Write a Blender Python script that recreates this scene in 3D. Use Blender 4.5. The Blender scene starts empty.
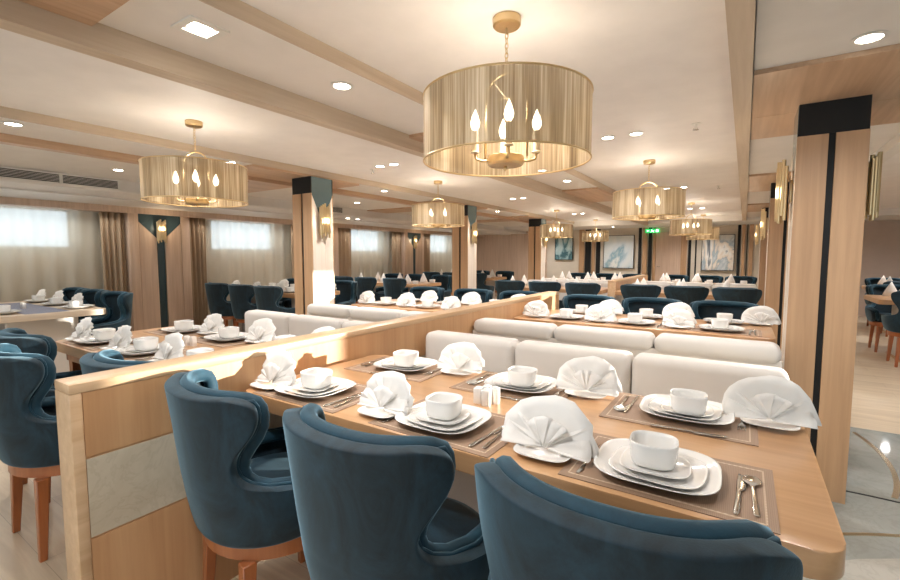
import bpy, bmesh, math, random
from mathutils import Vector, Matrix
random.seed(7)
PI = math.pi
COL = bpy.context.scene.collection
SC = bpy.context.scene

# ------------------------------------------------------------------ colours and materials
def lin(c):
    return tuple(((v/255.0)/12.92 if v/255.0 <= 0.04045 else ((v/255.0+0.055)/1.055)**2.4) for v in c) + (1.0,)

def new_mat(name):
    m = bpy.data.materials.new(name); m.use_nodes = True
    nt = m.node_tree; nt.nodes.clear()
    out = nt.nodes.new('ShaderNodeOutputMaterial')
    b = nt.nodes.new('ShaderNodeBsdfPrincipled')
    nt.links.new(b.outputs[0], out.inputs[0])
    return m, nt, b, out

def coords(nt, scale, kind='Object', rot=(0, 0, 0)):
    tc = nt.nodes.new('ShaderNodeTexCoord'); mp = nt.nodes.new('ShaderNodeMapping')
    mp.inputs['Scale'].default_value = scale; mp.inputs['Rotation'].default_value = rot
    nt.links.new(tc.outputs[kind], mp.inputs[0]); return mp.outputs[0]

def noise(nt, vec, scale=1.0, detail=4.0, rough=0.55, dist=0.0):
    n = nt.nodes.new('ShaderNodeTexNoise')
    n.inputs['Scale'].default_value = scale; n.inputs['Detail'].default_value = detail
    n.inputs['Roughness'].default_value = rough; n.inputs['Distortion'].default_value = dist
    nt.links.new(vec, n.inputs['Vector']); return n.outputs['Fac']

def ramp(nt, fac, stops):
    r = nt.nodes.new('ShaderNodeValToRGB'); cr = r.color_ramp
    while len(cr.elements) < len(stops): cr.elements.new(0.5)
    for e, (p, c) in zip(cr.elements, stops): e.position = p; e.color = c
    nt.links.new(fac, r.inputs[0]); return r.outputs[0]

def bump(nt, b, h, strength=0.1, dist=0.01):
    n = nt.nodes.new('ShaderNodeBump'); n.inputs['Strength'].default_value = strength
    n.inputs['Distance'].default_value = dist
    nt.links.new(h, n.inputs['Height']); nt.links.new(n.outputs[0], b.inputs['Normal'])

def plain(name, c, rough=0.5, metal=0.0, coat=0.0, bumpy=0.0, bscale=200):
    m, nt, b, o = new_mat(name)
    n = noise(nt, coords(nt, (1, 1, 1)), 6.0, 3.0)
    a = lin(c); d = tuple(x*0.94 for x in a[:3]) + (1,)
    nt.links.new(ramp(nt, n, [(0.3, d), (0.7, a)]), b.inputs['Base Color'])
    b.inputs['Roughness'].default_value = rough; b.inputs['Metallic'].default_value = metal
    b.inputs['Coat Weight'].default_value = coat
    if bumpy: bump(nt, b, noise(nt, coords(nt, (1, 1, 1)), bscale, 2.0), bumpy, 0.002)
    return m

def wood(name, c1, c2, grain='z', rough=0.42, fine=1.0, coat=0.0):
    m, nt, b, o = new_mat(name)
    s = {'x': (1.2, 28, 28), 'y': (28, 1.2, 28), 'z': (28, 28, 1.2)}[grain]
    s = tuple(v*fine for v in s)
    v = coords(nt, s)
    n1 = noise(nt, v, 1.0, 6.0, 0.6, 0.4)
    s2 = {'x': (0.3, 5, 5), 'y': (5, 0.3, 5), 'z': (5, 5, 0.3)}[grain]
    n2 = noise(nt, coords(nt, s2), 1.0, 3.0)
    mx = nt.nodes.new('ShaderNodeMath'); mx.operation = 'MULTIPLY_ADD'
    nt.links.new(n1, mx.inputs[0]); mx.inputs[1].default_value = 0.6
    mm = nt.nodes.new('ShaderNodeMath'); mm.operation = 'MULTIPLY'; mm.inputs[1].default_value = 0.4
    nt.links.new(n2, mm.inputs[0]); nt.links.new(mm.outputs[0], mx.inputs[2])
    nt.links.new(ramp(nt, mx.outputs[0], [(0.36, lin(c1)), (0.62, lin(c2))]), b.inputs['Base Color'])
    b.inputs['Roughness'].default_value = rough; b.inputs['Coat Weight'].default_value = coat
    b.inputs['Coat Roughness'].default_value = 0.2
    bump(nt, b, n1, 0.05, 0.002)
    return m

def velvet(name, c1, c2, sheen):
    m, nt, b, o = new_mat(name)
    n = noise(nt, coords(nt, (1, 1, 0.6)), 7.0, 7.0, 0.68, 0.9)
    nt.links.new(ramp(nt, n, [(0.34, lin(c1)), (0.7, lin(c2))]), b.inputs['Base Color'])
    b.inputs['Roughness'].default_value = 0.75
    b.inputs['Sheen Weight'].default_value = 0.75; b.inputs['Sheen Roughness'].default_value = 0.36
    b.inputs['Sheen Tint'].default_value = lin(sheen)
    bump(nt, b, noise(nt, coords(nt, (1, 1, 1)), 260, 2.0), 0.12, 0.002)
    return m

def marble(name, base, vein, scale=1.6, rough=0.12):
    m, nt, b, o = new_mat(name)
    v = coords(nt, (1, 1, 1), rot=(0, 0, 0.5))
    n = noise(nt, v, scale, 8.0, 0.6, 1.6)
    n2 = noise(nt, v, scale*2.4, 6.0, 0.6, 2.5)
    c = ramp(nt, n, [(0.3, lin(vein)), (0.52, lin(base)), (0.8, lin(tuple(min(255, x+14) for x in base)))])
    l = ramp(nt, n2, [(0.46, (1, 1, 1, 1)), (0.5, (0.72, 0.7, 0.66, 1)), (0.54, (1, 1, 1, 1))])
    mix = nt.nodes.new('ShaderNodeMix'); mix.data_type = 'RGBA'; mix.blend_type = 'MULTIPLY'
    mix.inputs[0].default_value = 0.3
    nt.links.new(c, mix.inputs[6]); nt.links.new(l, mix.inputs[7])
    nt.links.new(mix.outputs[2], b.inputs['Base Color'])
    b.inputs['Roughness'].default_value = rough
    return m

def emitter(name, c, strength):
    m, nt, b, o = new_mat(name)
    b.inputs['Base Color'].default_value = lin(c)
    b.inputs['Emission Color'].default_value = lin(c); b.inputs['Emission Strength'].default_value = strength
    return m

def weave(name, c1, c2, scale=260):
    m, nt, b, o = new_mat(name)
    w = nt.nodes.new('ShaderNodeTexWave'); w.bands_direction = 'X'; w.inputs['Scale'].default_value = scale/10
    w2 = nt.nodes.new('ShaderNodeTexWave'); w2.bands_direction = 'Y'; w2.inputs['Scale'].default_value = scale/10
    v = coords(nt, (1, 1, 1)); nt.links.new(v, w.inputs[0]); nt.links.new(v, w2.inputs[0])
    mu = nt.nodes.new('ShaderNodeMath'); mu.operation = 'MULTIPLY'
    nt.links.new(w.outputs['Fac'], mu.inputs[0]); nt.links.new(w2.outputs['Fac'], mu.inputs[1])
    nt.links.new(ramp(nt, mu.outputs[0], [(0.0, lin(c1)), (0.7, lin(c2))]), b.inputs['Base Color'])
    b.inputs['Roughness'].default_value = 0.6
    bump(nt, b, mu.outputs[0], 0.3, 0.001)
    return m

def sheer(name, c, transp):
    m, nt, b, out = new_mat(name)
    b.inputs['Base Color'].default_value = lin(c); b.inputs['Roughness'].default_value = 0.9
    tl = nt.nodes.new('ShaderNodeBsdfTranslucent'); tl.inputs[0].default_value = lin(c)
    tr = nt.nodes.new('ShaderNodeBsdfTransparent')
    m1 = nt.nodes.new('ShaderNodeMixShader'); m1.inputs[0].default_value = 0.5
    nt.links.new(b.outputs[0], m1.inputs[1]); nt.links.new(tl.outputs[0], m1.inputs[2])
    m2 = nt.nodes.new('ShaderNodeMixShader'); m2.inputs[0].default_value = transp
    nt.links.new(m1.outputs[0], m2.inputs[1]); nt.links.new(tr.outputs[0], m2.inputs[2])
    nt.links.new(m2.outputs[0], out.inputs[0]); return m

def organza(name):
    m, nt, b, out = new_mat(name)
    v = coords(nt, (1, 1, 0.02))
    n = noise(nt, v, 130.0, 3.0, 0.6)
    n2 = noise(nt, coords(nt, (1, 1, 0.03)), 14.0, 2.0)
    ad = nt.nodes.new('ShaderNodeMath'); ad.operation = 'MULTIPLY_ADD'; ad.inputs[1].default_value = 0.45
    mu = nt.nodes.new('ShaderNodeMath'); mu.operation = 'MULTIPLY'; mu.inputs[1].default_value = 0.55
    nt.links.new(n2, mu.inputs[0]); nt.links.new(n, ad.inputs[0]); nt.links.new(mu.outputs[0], ad.inputs[2])
    col = ramp(nt, ad.outputs[0], [(0.33, lin((104, 84, 60))), (0.48, lin((164, 142, 110))), (0.62, lin((226, 210, 182)))])
    nt.links.new(col, b.inputs['Base Color'])
    b.inputs['Roughness'].default_value = 0.45; b.inputs['Metallic'].default_value = 0.15
    tl = nt.nodes.new('ShaderNodeBsdfTranslucent'); nt.links.new(col, tl.inputs[0])
    tr = nt.nodes.new('ShaderNodeBsdfTransparent')
    m1 = nt.nodes.new('ShaderNodeMixShader'); m1.inputs[0].default_value = 0.16
    nt.links.new(b.outputs[0], m1.inputs[1]); nt.links.new(tl.outputs[0], m1.inputs[2])
    m2 = nt.nodes.new('ShaderNodeMixShader')
    f = ramp(nt, ad.outputs[0], [(0.35, (0.06, 0.06, 0.06, 1)), (0.7, (0.26, 0.26, 0.26, 1))])
    nt.links.new(f, m2.inputs[0])
    nt.links.new(m1.outputs[0], m2.inputs[1]); nt.links.new(tr.outputs[0], m2.inputs[2])
    nt.links.new(m2.outputs[0], out.inputs[0]); return m

def planks(name):
    m, nt, b, o = new_mat(name)
    v = coords(nt, (1, 1, 1), rot=(0, 0, 0))
    br = nt.nodes.new('ShaderNodeTexBrick')
    br.inputs['Scale'].default_value = 1.0; br.inputs['Brick Width'].default_value = 1.2; br.inputs['Row Height'].default_value = 0.19
    br.inputs['Mortar Size'].default_value = 0.0015; br.inputs['Mortar Smooth'].default_value = 0.3
    br.inputs['Color1'].default_value = lin((226, 207, 180)); br.inputs['Color2'].default_value = lin((216, 196, 168))
    br.inputs['Mortar'].default_value = lin((190, 170, 144)); nt.links.new(v, br.inputs[0])
    n = noise(nt, coords(nt, (1.5, 16, 1)), 1.0, 7.0, 0.6, 0.8)
    c = ramp(nt, n, [(0.3, (0.74, 0.7, 0.66, 1)), (0.6, (1, 1, 1, 1))])
    mix = nt.nodes.new('ShaderNodeMix'); mix.data_type = 'RGBA'; mix.blend_type = 'MULTIPLY'; mix.inputs[0].default_value = 0.8
    nt.links.new(br.outputs[0], mix.inputs[6]); nt.links.new(c, mix.inputs[7]); nt.links.new(mix.outputs[2], b.inputs['Base Color'])
    b.inputs['Roughness'].default_value = 0.33
    return m

def art(name, stops, scale, seed, dist):
    m, nt, b, o = new_mat(name)
    tc = nt.nodes.new('ShaderNodeTexCoord'); mp = nt.nodes.new('ShaderNodeMapping')
    mp.inputs['Location'].default_value = (seed, seed*2, seed); mp.inputs['Rotation'].default_value = (0, 0.7, 0)
    mp.inputs['Scale'].default_value = (1.0, 1.0, 0.55)
    nt.links.new(tc.outputs['Object'], mp.inputs[0])
    n = noise(nt, mp.outputs[0], scale, 6.0, 0.55, dist)
    nt.links.new(ramp(nt, n, [(p, lin(c)) for p, c in stops]), b.inputs['Base Color'])
    b.inputs['Roughness'].default_value = 0.35
    return m

M = dict(
    ceil=plain('ceiling_paint', (236, 232, 229), 0.6),
    strip=plain('ceiling_trim_paint', (230, 225, 219), 0.55),
    beam=wood('pale_trim_wood', (188, 168, 145), (208, 191, 169), 'y', 0.5),
    soffit=wood('oak_soffit', (180, 146, 116), (206, 174, 144), 'y', 0.4),
    oak=wood('oak_panel', (174, 137, 101), (199, 160, 122), 'z', 0.38),
    oak_pink=wood('rosy_oak_panel', (194, 166, 144), (216, 190, 168), 'z', 0.5),
    oak_sunlit=wood('sunlit_tone_panel', (214, 200, 184), (232, 220, 206), 'z', 0.35),  # pillar side faces: sunlit brightness painted into a paler wood tone
    panel=wood('booth_oak', (186, 140, 98), (203, 160, 117), 'z', 0.4),
    cap=wood('partition_cap_oak', (190, 154, 116), (212, 180, 144), 'y', 0.35),
    table=wood('table_oak', (190, 144, 100), (210, 166, 122), 'x', 0.3, coat=0.25),
    leg=wood('cherry_leg', (146, 80, 40), (178, 106, 60), 'z', 0.35, coat=0.3),
    velvet=velvet('teal_velvet', (2, 20, 27), (27, 58, 73), (140, 176, 194)),
    pipe=velvet('teal_piping', (8, 44, 58), (18, 66, 84), (140, 180, 200)),
    sofa=plain('cream_upholstery', (218, 212, 205), 0.8, bumpy=0.25, bscale=500),
    sofabase=plain('cream_booth_base', (204, 197, 188), 0.6),
    china=plain('white_porcelain', (240, 238, 234), 0.12, coat=0.4),
    linen=plain('white_linen', (242, 238, 232), 0.85, bumpy=0.2, bscale=700),
    steel=plain('polished_steel', (205, 202, 196), 0.16, metal=1.0),
    mat=weave('woven_mat', (150, 122, 100), (170, 142, 118), 900),
    matline=weave('woven_mat_border', (190, 165, 138), (216, 196, 170)),
    mattblue=weave('grey_table_runner', (104, 108, 128), (138, 140, 158)),
    gold=plain('brushed_gold', (216, 190, 146), 0.3, metal=1.0),
    goldpaint=plain('pale_gold_metal', (222, 196, 150), 0.35, metal=0.8),
    sleeve=plain('cream_candle_sleeve', (236, 220, 188), 0.5),
    black=plain('black_lacquer', (9, 9, 9), 0.7),
    slate=plain('slate_blue_panel', (58, 78, 84), 0.3),
    mirror=plain('blue_grey_panel', (112, 134, 138), 0.12, metal=0.3),
    organza=organza('string_organza'),
    sheer=sheer('sheer_curtain', (236, 230, 216), 0.3),
    drape=plain('taupe_drape', (172, 148, 122), 0.85),
    glass=sheer('window_glass', (235, 242, 248), 0.9),
    wall=plain('cream_wall', (214, 202, 184), 0.7),
    mauve=plain('mauve_wall', (196, 176, 162), 0.7),
    marble=marble('beige_marble', (202, 190, 168), (184, 170, 146), 2.0, 0.2),
    gmarble=marble('grey_marble_floor', (160, 162, 156), (128, 132, 128), 1.1, 0.06),
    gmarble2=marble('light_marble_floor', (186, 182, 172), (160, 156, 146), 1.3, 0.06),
    brass=plain('brass_inlay', (214, 200, 170), 0.2, metal=1.0),
    floor=planks('pale_plank_floor'),
    bulb=emitter('lit_bulb', (255, 232, 192), 20.0),
    led=emitter('lit_downlight', (255, 244, 226), 22.0),
    exitg=emitter('exit_green', (20, 170, 80), 1.2),
    exitw=emitter('exit_white', (235, 255, 240), 1.6),
    vent=plain('dark_vent', (40, 42, 42), 0.6),
    white=plain('white_plastic', (228, 226, 220), 0.4),
    art1=art('swirl_canvas', [(0.25, (226, 222, 214)), (0.42, (206, 208, 206)), (0.5, (150, 165, 172)), (0.54, (222, 206, 186)), (0.62, (232, 228, 220)), (0.7, (74, 86, 96)), (0.76, (228, 224, 218))], 1.6, 3.1, 1.4),
    art2=art('drift_canvas', [(0.3, (222, 222, 216)), (0.46, (200, 208, 210)), (0.52, (128, 160, 172)), (0.58, (214, 214, 208)), (0.8, (232, 230, 224))], 1.2, 9.3, 1.0),
    art3=art('wave_canvas', [(0.3, (188, 200, 196)), (0.45, (150, 178, 178)), (0.5, (52, 92, 100)), (0.58, (96, 136, 140)), (0.75, (206, 212, 204))], 2.4, 5.0, 1.2),
)

# ------------------------------------------------------------------ mesh helpers
def bm_new(): return bmesh.new()

def add_box(bm, x0, x1, y0, y1, z0, z1, bev=0.0, seg=2):
    vs = [bm.verts.new((x, y, z)) for x in (x0, x1) for y in (y0, y1) for z in (z0, z1)]
    idx = [(0, 1, 3, 2), (4, 6, 7, 5), (0, 4, 5, 1), (2, 3, 7, 6), (0, 2, 6, 4), (1, 5, 7, 3)]
    fs = [bm.faces.new([vs[i] for i in f]) for f in idx]
    if bev > 0:
        es = set(e for f in fs for e in f.edges)
        bmesh.ops.bevel(bm, geom=list(es), offset=bev, segments=seg, profile=0.5, affect='EDGES')

def add_prism(bm, pts, z0, z1, bev=0.0, seg=2):
    lo = [bm.verts.new((p[0], p[1], z0)) for p in pts]; hi = [bm.verts.new((p[0], p[1], z1)) for p in pts]
    n = len(pts)
    a = bm.faces.new(lo[::-1]); b = bm.faces.new(hi)
    for i in range(n): bm.faces.new((lo[i], lo[(i+1) % n], hi[(i+1) % n], hi[i]))
    if bev > 0:
        bmesh.ops.bevel(bm, geom=list(b.edges)+list(a.edges), offset=bev, segments=seg, profile=0.5, affect='EDGES')

def add_prism_axis(bm, pts, a0, a1, axis):
    """polygon in the plane across 'axis'; pts are (u,v): axis x -> (y,z), axis y -> (x,z)"""
    f = (lambda u, v, w: (w, u, v)) if axis == 'x' else (lambda u, v, w: (u, w, v))
    lo = [bm.verts.new(f(p[0], p[1], a0)) for p in pts]; hi = [bm.verts.new(f(p[0], p[1], a1)) for p in pts]
    n = len(pts); bm.faces.new(lo[::-1]); bm.faces.new(hi)
    for i in range(n): bm.faces.new((lo[i], lo[(i+1) % n], hi[(i+1) % n], hi[i]))

def loft(bm, rings, cap0=True, cap1=True, close=False):
    vr = [[bm.verts.new(p) for p in r] for r in rings]
    n = len(vr[0])
    for a, b in zip(vr[:-1], vr[1:]):
        for i in range(n): bm.faces.new((a[i], a[(i+1) % n], b[(i+1) % n], b[i]))
    if close:
        a, b = vr[-1], vr[0]
        for i in range(n): bm.faces.new((a[i], a[(i+1) % n], b[(i+1) % n], b[i]))
    else:
        if cap0: bm.faces.new(vr[0][::-1])
        if cap1: bm.faces.new(vr[-1])

def add_lathe(bm, prof, seg=24, cx=0, cy=0, cz=0):
    loft(bm, [[(cx+r*math.cos(2*PI*i/seg), cy+r*math.sin(2*PI*i/seg), cz+z) for i in range(seg)] for r, z in prof])

def add_tube(bm, pts, r, seg=8, closed=False):
    pts = [Vector(p) for p in pts]; n = len(pts); rings = []
    prev = None
    for i, p in enumerate(pts):
        if closed: t = pts[(i+1) % n]-pts[i-1]
        else: t = pts[min(i+1, n-1)]-pts[max(i-1, 0)]
        t.normalize()
        if prev is None:
            u = t.orthogonal().normalized()
        else:
            u = (prev - t*prev.dot(t)).normalized()
        prev = u; v = t.cross(u)
        rr = r[i] if isinstance(r, (list, tuple)) else r
        rings.append([tuple(p+u*rr*math.cos(2*PI*k/seg)+v*rr*math.sin(2*PI*k/seg)) for k in range(seg)])
    loft(bm, rings, close=closed)

def superellipse(a, b, n=4.0, seg=40):
    out = []
    for i in range(seg):
        t = 2*PI*i/seg; c, s = math.cos(t), math.sin(t)
        out.append((a*math.copysign(abs(c)**(2/n), c), b*math.copysign(abs(s)**(2/n), s)))
    return out

def obj(name, bm, mat, parent=None, smooth=False, angle=None):
    bmesh.ops.recalc_face_normals(bm, faces=bm.faces)
    me = bpy.data.meshes.new(name); bm.to_mesh(me); bm.free()
    me.materials.append(M[mat] if isinstance(mat, str) else mat)
    if smooth:
        me.shade_smooth()
        if angle: me.set_sharp_from_angle(angle=math.radians(angle))
    o = bpy.data.objects.new(name, me); COL.objects.link(o)
    if parent: o.parent = parent
    return o

def box(name, mat, x0, x1, y0, y1, z0, z1, parent=None, bev=0.0, seg=2):
    bm = bm_new(); add_box(bm, x0, x1, y0, y1, z0, z1, bev, seg)
    return obj(name, bm, mat, parent, smooth=bev > 0, angle=40)

def tag(o, label, cat, group=None):
    o['label'] = label; o['category'] = cat
    if group: o['group'] = group
    return o

def empty(name, loc=(0, 0, 0), rz=0.0):
    o = bpy.data.objects.new(name, None); COL.objects.link(o)
    o.empty_display_size = 0.1; o.location = loc; o.rotation_euler = (0, 0, rz); return o

def struct(o): o['kind'] = 'structure'; return o

kids = {}
def children(o): return [c for c in bpy.data.objects if c.parent == o]
used = set()
def place(proto, loc, rz, label, cat, group=None, bare=False, scale=None):
    """the first call moves the prototype itself, later calls copy it and its parts"""
    if proto.name not in used:
        used.add(proto.name); r = proto
        if proto.name not in kids: kids[proto.name] = [(c, children(c)) for c in children(proto)]
    else:
        r = proto.copy(); COL.objects.link(r)
        for k in [k for k in r.keys() if k in ('label', 'category', 'group')]: del r[k]
        for c, gs in kids[proto.name]:
            c2 = c.copy(); COL.objects.link(c2); c2.parent = r
            for g in gs:
                g2 = g.copy(); COL.objects.link(g2); g2.parent = c2
    r.location = loc; r.rotation_euler = (0, 0, rz)
    r.scale = scale or (1, 1, 1)
    return tag(r, label, cat, group)

def light(kind, name, loc, energy, color=(1, 0.9, 0.76), size=0.1, rot=None, spot=None, blend=0.6):
    l = bpy.data.lights.new(name, kind); l.energy = energy; l.color = color
    if kind == 'AREA': l.shape = 'DISK'; l.size = size
    elif kind == 'SPOT': l.shadow_soft_size = size; l.spot_size = math.radians(spot or 120); l.spot_blend = blend
    elif kind == 'SUN': l.angle = math.radians(size)
    else: l.shadow_soft_size = size
    o = bpy.data.objects.new(name, l); COL.objects.link(o); o.location = loc
    if rot: o.rotation_euler = rot
    return o

# ------------------------------------------------------------------ room shell
ZT, ZS, ZW = 2.12, 2.06, 2.04
XW = -7.3      # window wall
YB = 12.6      # end wall
XR = 5.0
YF = -3.0
struct(box('floor', 'floor', XW-0.2, XR+0.2, YF-0.2, YB+0.2, -0.1, 0.0))
# marble walkway laid over the wood floor
bm = bm_new(); add_box(bm, 0.36, XR, YF, 4.36, 0.0, 0.004)
struct(obj('trim_1', bm, 'gmarble'))
def arc_pts(cx, cy, r, a0, a1, n=48): return [(cx+r*math.cos(a0+(a1-a0)*i/n), cy+r*math.sin(a0+(a1-a0)*i/n)) for i in range(n+1)]
def arc_band(n, cx, cy, r0, r1, a0, a1, mat, z0, z1):
    bm = bm_new(); pi, po = arc_pts(cx, cy, r0, a0, a1), arc_pts(cx, cy, r1, a0, a1)
    for k in range(len(pi)-1):
        add_prism(bm, [pi[k], po[k], po[k+1], pi[k+1]], z0, z1)
    bmesh.ops.remove_doubles(bm, verts=bm.verts, dist=1e-5)
    return struct(obj('trim_%d' % n, bm, mat))
# pale disc with brass and dark edging set into the marble
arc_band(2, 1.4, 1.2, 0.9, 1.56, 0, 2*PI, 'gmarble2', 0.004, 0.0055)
arc_band(3, 1.4, 1.2, 1.715, 1.735, 0.4, 2.75, 'brass', 0.004, 0.006)
arc_band(4, 0.6, 1.3, 1.825, 1.84, 0.3, 1.68, 'black', 0.004, 0.006)
arc_band(5, -1.0, 3.7, 1.775, 1.80, -0.3, 0.3, 'brass', 0.0045, 0.0065)

# window wall, built around its openings
WIN = [(-4.8, -3.7), (-1.85, -0.7), (1.07, 2.24), (4.05, 5.22), (7.0, 8.17), (9.95, 11.1)]
bm = bm_new()
add_box(bm, XW-0.15, XW, YF, YB, -0.0, 1.36); add_box(bm, XW-0.15, XW, YF, YB, 1.87, 2.2)
ys = [YF] + [v for w in WIN[1:] for v in w] + [YB]
for a, b in zip(ys[0::2], ys[1::2]): add_box(bm, XW-0.15, XW, a, b, 1.36, 1.87)
struct(obj('wall_left', bm, 'wall'))
for i, (a, b) in enumerate(WIN[1:]):
    w = struct(empty('window_%d' % (i+1), (XW-0.08, (a+b)/2, 1.615)))
    box('glass', 'glass', -0.004, 0.004, -(b-a)/2+0.03, (b-a)/2-0.03, -0.225, 0.225, w)
    bm = bm_new()
    for s in (-1, 1):
        add_box(bm, -0.03, 0.03, s*(b-a)/2-0.03, s*(b-a)/2+0.03, -0.255, 0.255)
        add_box(bm, -0.03, 0.03, -(b-a)/2, (b-a)/2, s*0.24-0.015, s*0.24+0.015)
    obj('window_frame', bm, 'white', w)
# end wall
bm = bm_new(); add_box(bm, XW-0.15, XR+0.15, YB, YB+0.12, 0, 2.2); struct(obj('wall_back', bm, 'wall'))
box_r = [(4.9, 5.95), (8.45, 9.0)]
bm = bm_new()
add_box(bm, XR, XR+0.15, YF, YB, 0, 0.75); add_box(bm, XR, XR+0.15, YF, YB, 1.86, 2.2)
ys = [YF] + [v for w in box_r for v in w] + [YB]
for a, b in zip(ys[0::2], ys[1::2]): add_box(bm, XR, XR+0.15, a, b, 0.75, 1.86)
struct(obj('wall_right', bm, 'wall'))
for i, (a, b) in enumerate(box_r):
    w = struct(empty('window_%d' % (i+6), (XR+0.07, (a+b)/2, 1.305)))
    bm = bm_new()
    for s in (-1, 1):
        add_box(bm, -0.03, 0.03, s*(b-a)/2-0.02, s*(b-a)/2+0.02, -0.555, 0.555)
        add_box(bm, -0.03, 0.03, -(b-a)/2, (b-a)/2, s*0.54-0.015, s*0.54+0.015)
    obj('window_frame', bm, 'white', w)
# unseen wall behind the viewer; wide unglazed gaps added to let in sky fill
bm = bm_new()
add_box(bm, XW-0.15, XR+0.15, YF-0.15, YF, 0, 0.5); add_box(bm, XW-0.15, XR+0.15, YF-0.15, YF, 2.0, 2.2)
for a, b in ((XW-0.15, -6.3), (-1.3, -0.9), (4.1, XR+0.15)): add_box(bm, a, b, YF-0.15, YF, 0.5, 2.0)
struct(obj('wall_front', bm, 'wall'))

# ceilings
struct(box('ceiling', 'ceil', XW-0.15, XR+0.15, YF-0.15, YB+0.12, ZT, ZT+0.1))
tn = [10]
def trim(mat, *a):
    tn[0] += 1; return struct(box('trim_%d' % tn[0], mat, *a))
YE = 11.1
trim('strip', -1.87, -1.45, YF, YE, ZS, ZT)
trim('strip', -4.04, -3.58, YF, YE, ZS, ZT)
trim('strip', 0.0, 0.80, YF, YE, ZS, ZT)
trim('beam', -0.078, -0.004, YF, YE, 1.995, ZT)
trim('beam', -1.95, -1.87, YF, YE, 1.97, ZT)
trim('beam', -1.45, -1.444, YF, YE, 2.06, ZT)
trim('beam', -3.58, -3.574, YF, YE, 2.06, ZT)
trim('soffit', -4.12, -4.04, YF, YE, 2.005, ZT)
trim('strip', -5.5, -4.12, YF, YB, ZS, ZT)
trim('strip', 0.80, 0.88, YF, YE, 2.0, ZT)
trim('strip', XW, XR, YE, YB, 2.0, ZT)
PY = [0.1, 3.095, 6.045, 8.995]
for p in PY:
    for x0, x1 in ((-1.87, -1.45), (-4.04, -3.58), (0.0, 0.80)):
        trim('soffit', x0, x1, p-0.72, p-0.002, ZW, ZS)
        trim('soffit', x0, x1, p+0.002, p+0.56, ZW, ZS)
    trim('soffit', -5.5, -4.12, p-0.25, p+0.25, ZW+0.005, ZS)
# bulkhead along the window wall that carries the air vents
trim('strip', XW, -5.5, YF, YB, 1.93, ZT)
trim('strip', -5.5, -5.46, YF, YB, 1.935, 1.955)
trim('strip', -6.2, -6.0, YF, YB, 1.915, 1.93)
trim('oak_pink', XW+0.0, -6.95, YF, YB, 1.85, 1.93)

# air vents
def vent_proto(L):
    r = empty('air_vent')
    bm = bm_new()
    for s in (-1, 1):
        add_box(bm, 0, 0.012, -L/2, L/2, s*0.045-0.006, s*0.045+0.006)
        add_box(bm, 0, 0.012, s*L/2-0.008, s*L/2+0.008, -0.05, 0.05)
    add_box(bm, 0, 0.012, -0.012, 0.012, -0.045, 0.045)
    obj('frame', bm, 'white', r)
    box('backing', 'vent', 0.0, 0.003, -L/2, L/2, -0.05, 0.05, r)
    bm = bm_new()
    for i in range(7):
        z = -0.039+i*0.013; add_box(bm, 0.003, 0.009, -L/2, L/2, z-0.0018, z+0.0018)
    obj('louvre', bm, 'strip', r); return r
vp = vent_proto(0.95)
for y, t in ((1.62, 'left of the near left lamp'), (4.75, 'seen between the left lamp and pillar'), (7.6, 'deep in the room past the pillar')):
    place(vp, (-5.5, y, 2.005), 0, 'long dark air conditioning vent %s' % t, 'vent', 'air vents above the windows')

# ------------------------------------------------------------------ window wall pilasters, curtains
def sconce_proto():
    r = empty('wall_sconce')
    box('backplate', 'gold', 0.0, 0.012, -0.035, 0.035, -0.06, 0.06, r, 0.003)
    k = 9
    for i in range(k):
        a = -PI*0.46+PI*0.92*i/(k-1)
        px, py = 0.028+0.036*math.cos(a), 0.056*math.sin(a)
        top = 0.13+0.035*((i*5) % 4)/3.0; bot = -0.12-0.05*((i*7+2) % 5)/4.0
        bm = bm_new(); add_tube(bm, [(px, py, bot), (px, py, top)], 0.0095, 10)
        obj('tube', bm, 'gold', r, True, 40)
    return r
SCN = sconce_proto()
def pilaster(y, label):
    r = empty('wall_pilaster', (XW, y, 0))
    d = 0.3
    box('core', 'oak_pink', 0.002, d-0.02, -0.40, 0.40, 0, 1.85, r)
    box('side_board', 'oak_pink', d-0.02, d+0.02, -0.40, -0.28, 0, 1.93, r, 0.003)
    box('side_board', 'oak_pink', d-0.02, d+0.02, 0.28, 0.40, 0, 1.93, r, 0.003)
    for s in (-1, 1):
        bm = bm_new(); add_prism_axis(bm, [(s*0.275, 0), (s*0.055, 0), (s*0.055, 1.52), (s*0.275, 1.74)], d-0.02, d+0.012, 'x')
        obj('oak_panel', bm, 'oak_pink', r)
    bm = bm_new(); add_prism_axis(bm, [(-0.275, 1.745), (-0.055, 1.525), (0.0, 1.5), (0.055, 1.525), (0.275, 1.745), (0.275, 1.93), (-0.275, 1.93)], d-0.02, d+0.005, 'x')
    obj('slate_crest', bm, 'slate', r)
    box('slate_strip', 'slate', d-0.02, d+0.004, -0.045, 0.045, 0, 1.5, r)
    return tag(r, label, 'pilaster', 'pilasters between the windows')
PIL = [(0.15, 'oak wall pilaster at the far left edge'), (3.15, 'oak wall pilaster with slate V crest behind left booth'), (6.1, 'oak wall pilaster past the left pillar'), (9.05, 'oak wall pilaster nearest the far end wall')]
for y, t in PIL[1:]: pilaster(y, t)
for y, t in ((3.15, 'pilaster left of the left pillar'), (6.1, 'pilaster beyond the left pillar'), (9.05, 'pilaster nearest the end wall')):
    place(SCN, (XW+0.305, y, 1.62), 0, 'gold tube wall light on the %s' % t, 'wall light', 'gold tube wall lights')
    light('POINT', 'sconce_glow', (XW+0.42, y, 1.66), 1.2, (1, 0.8, 0.55), 0.03)

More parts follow.
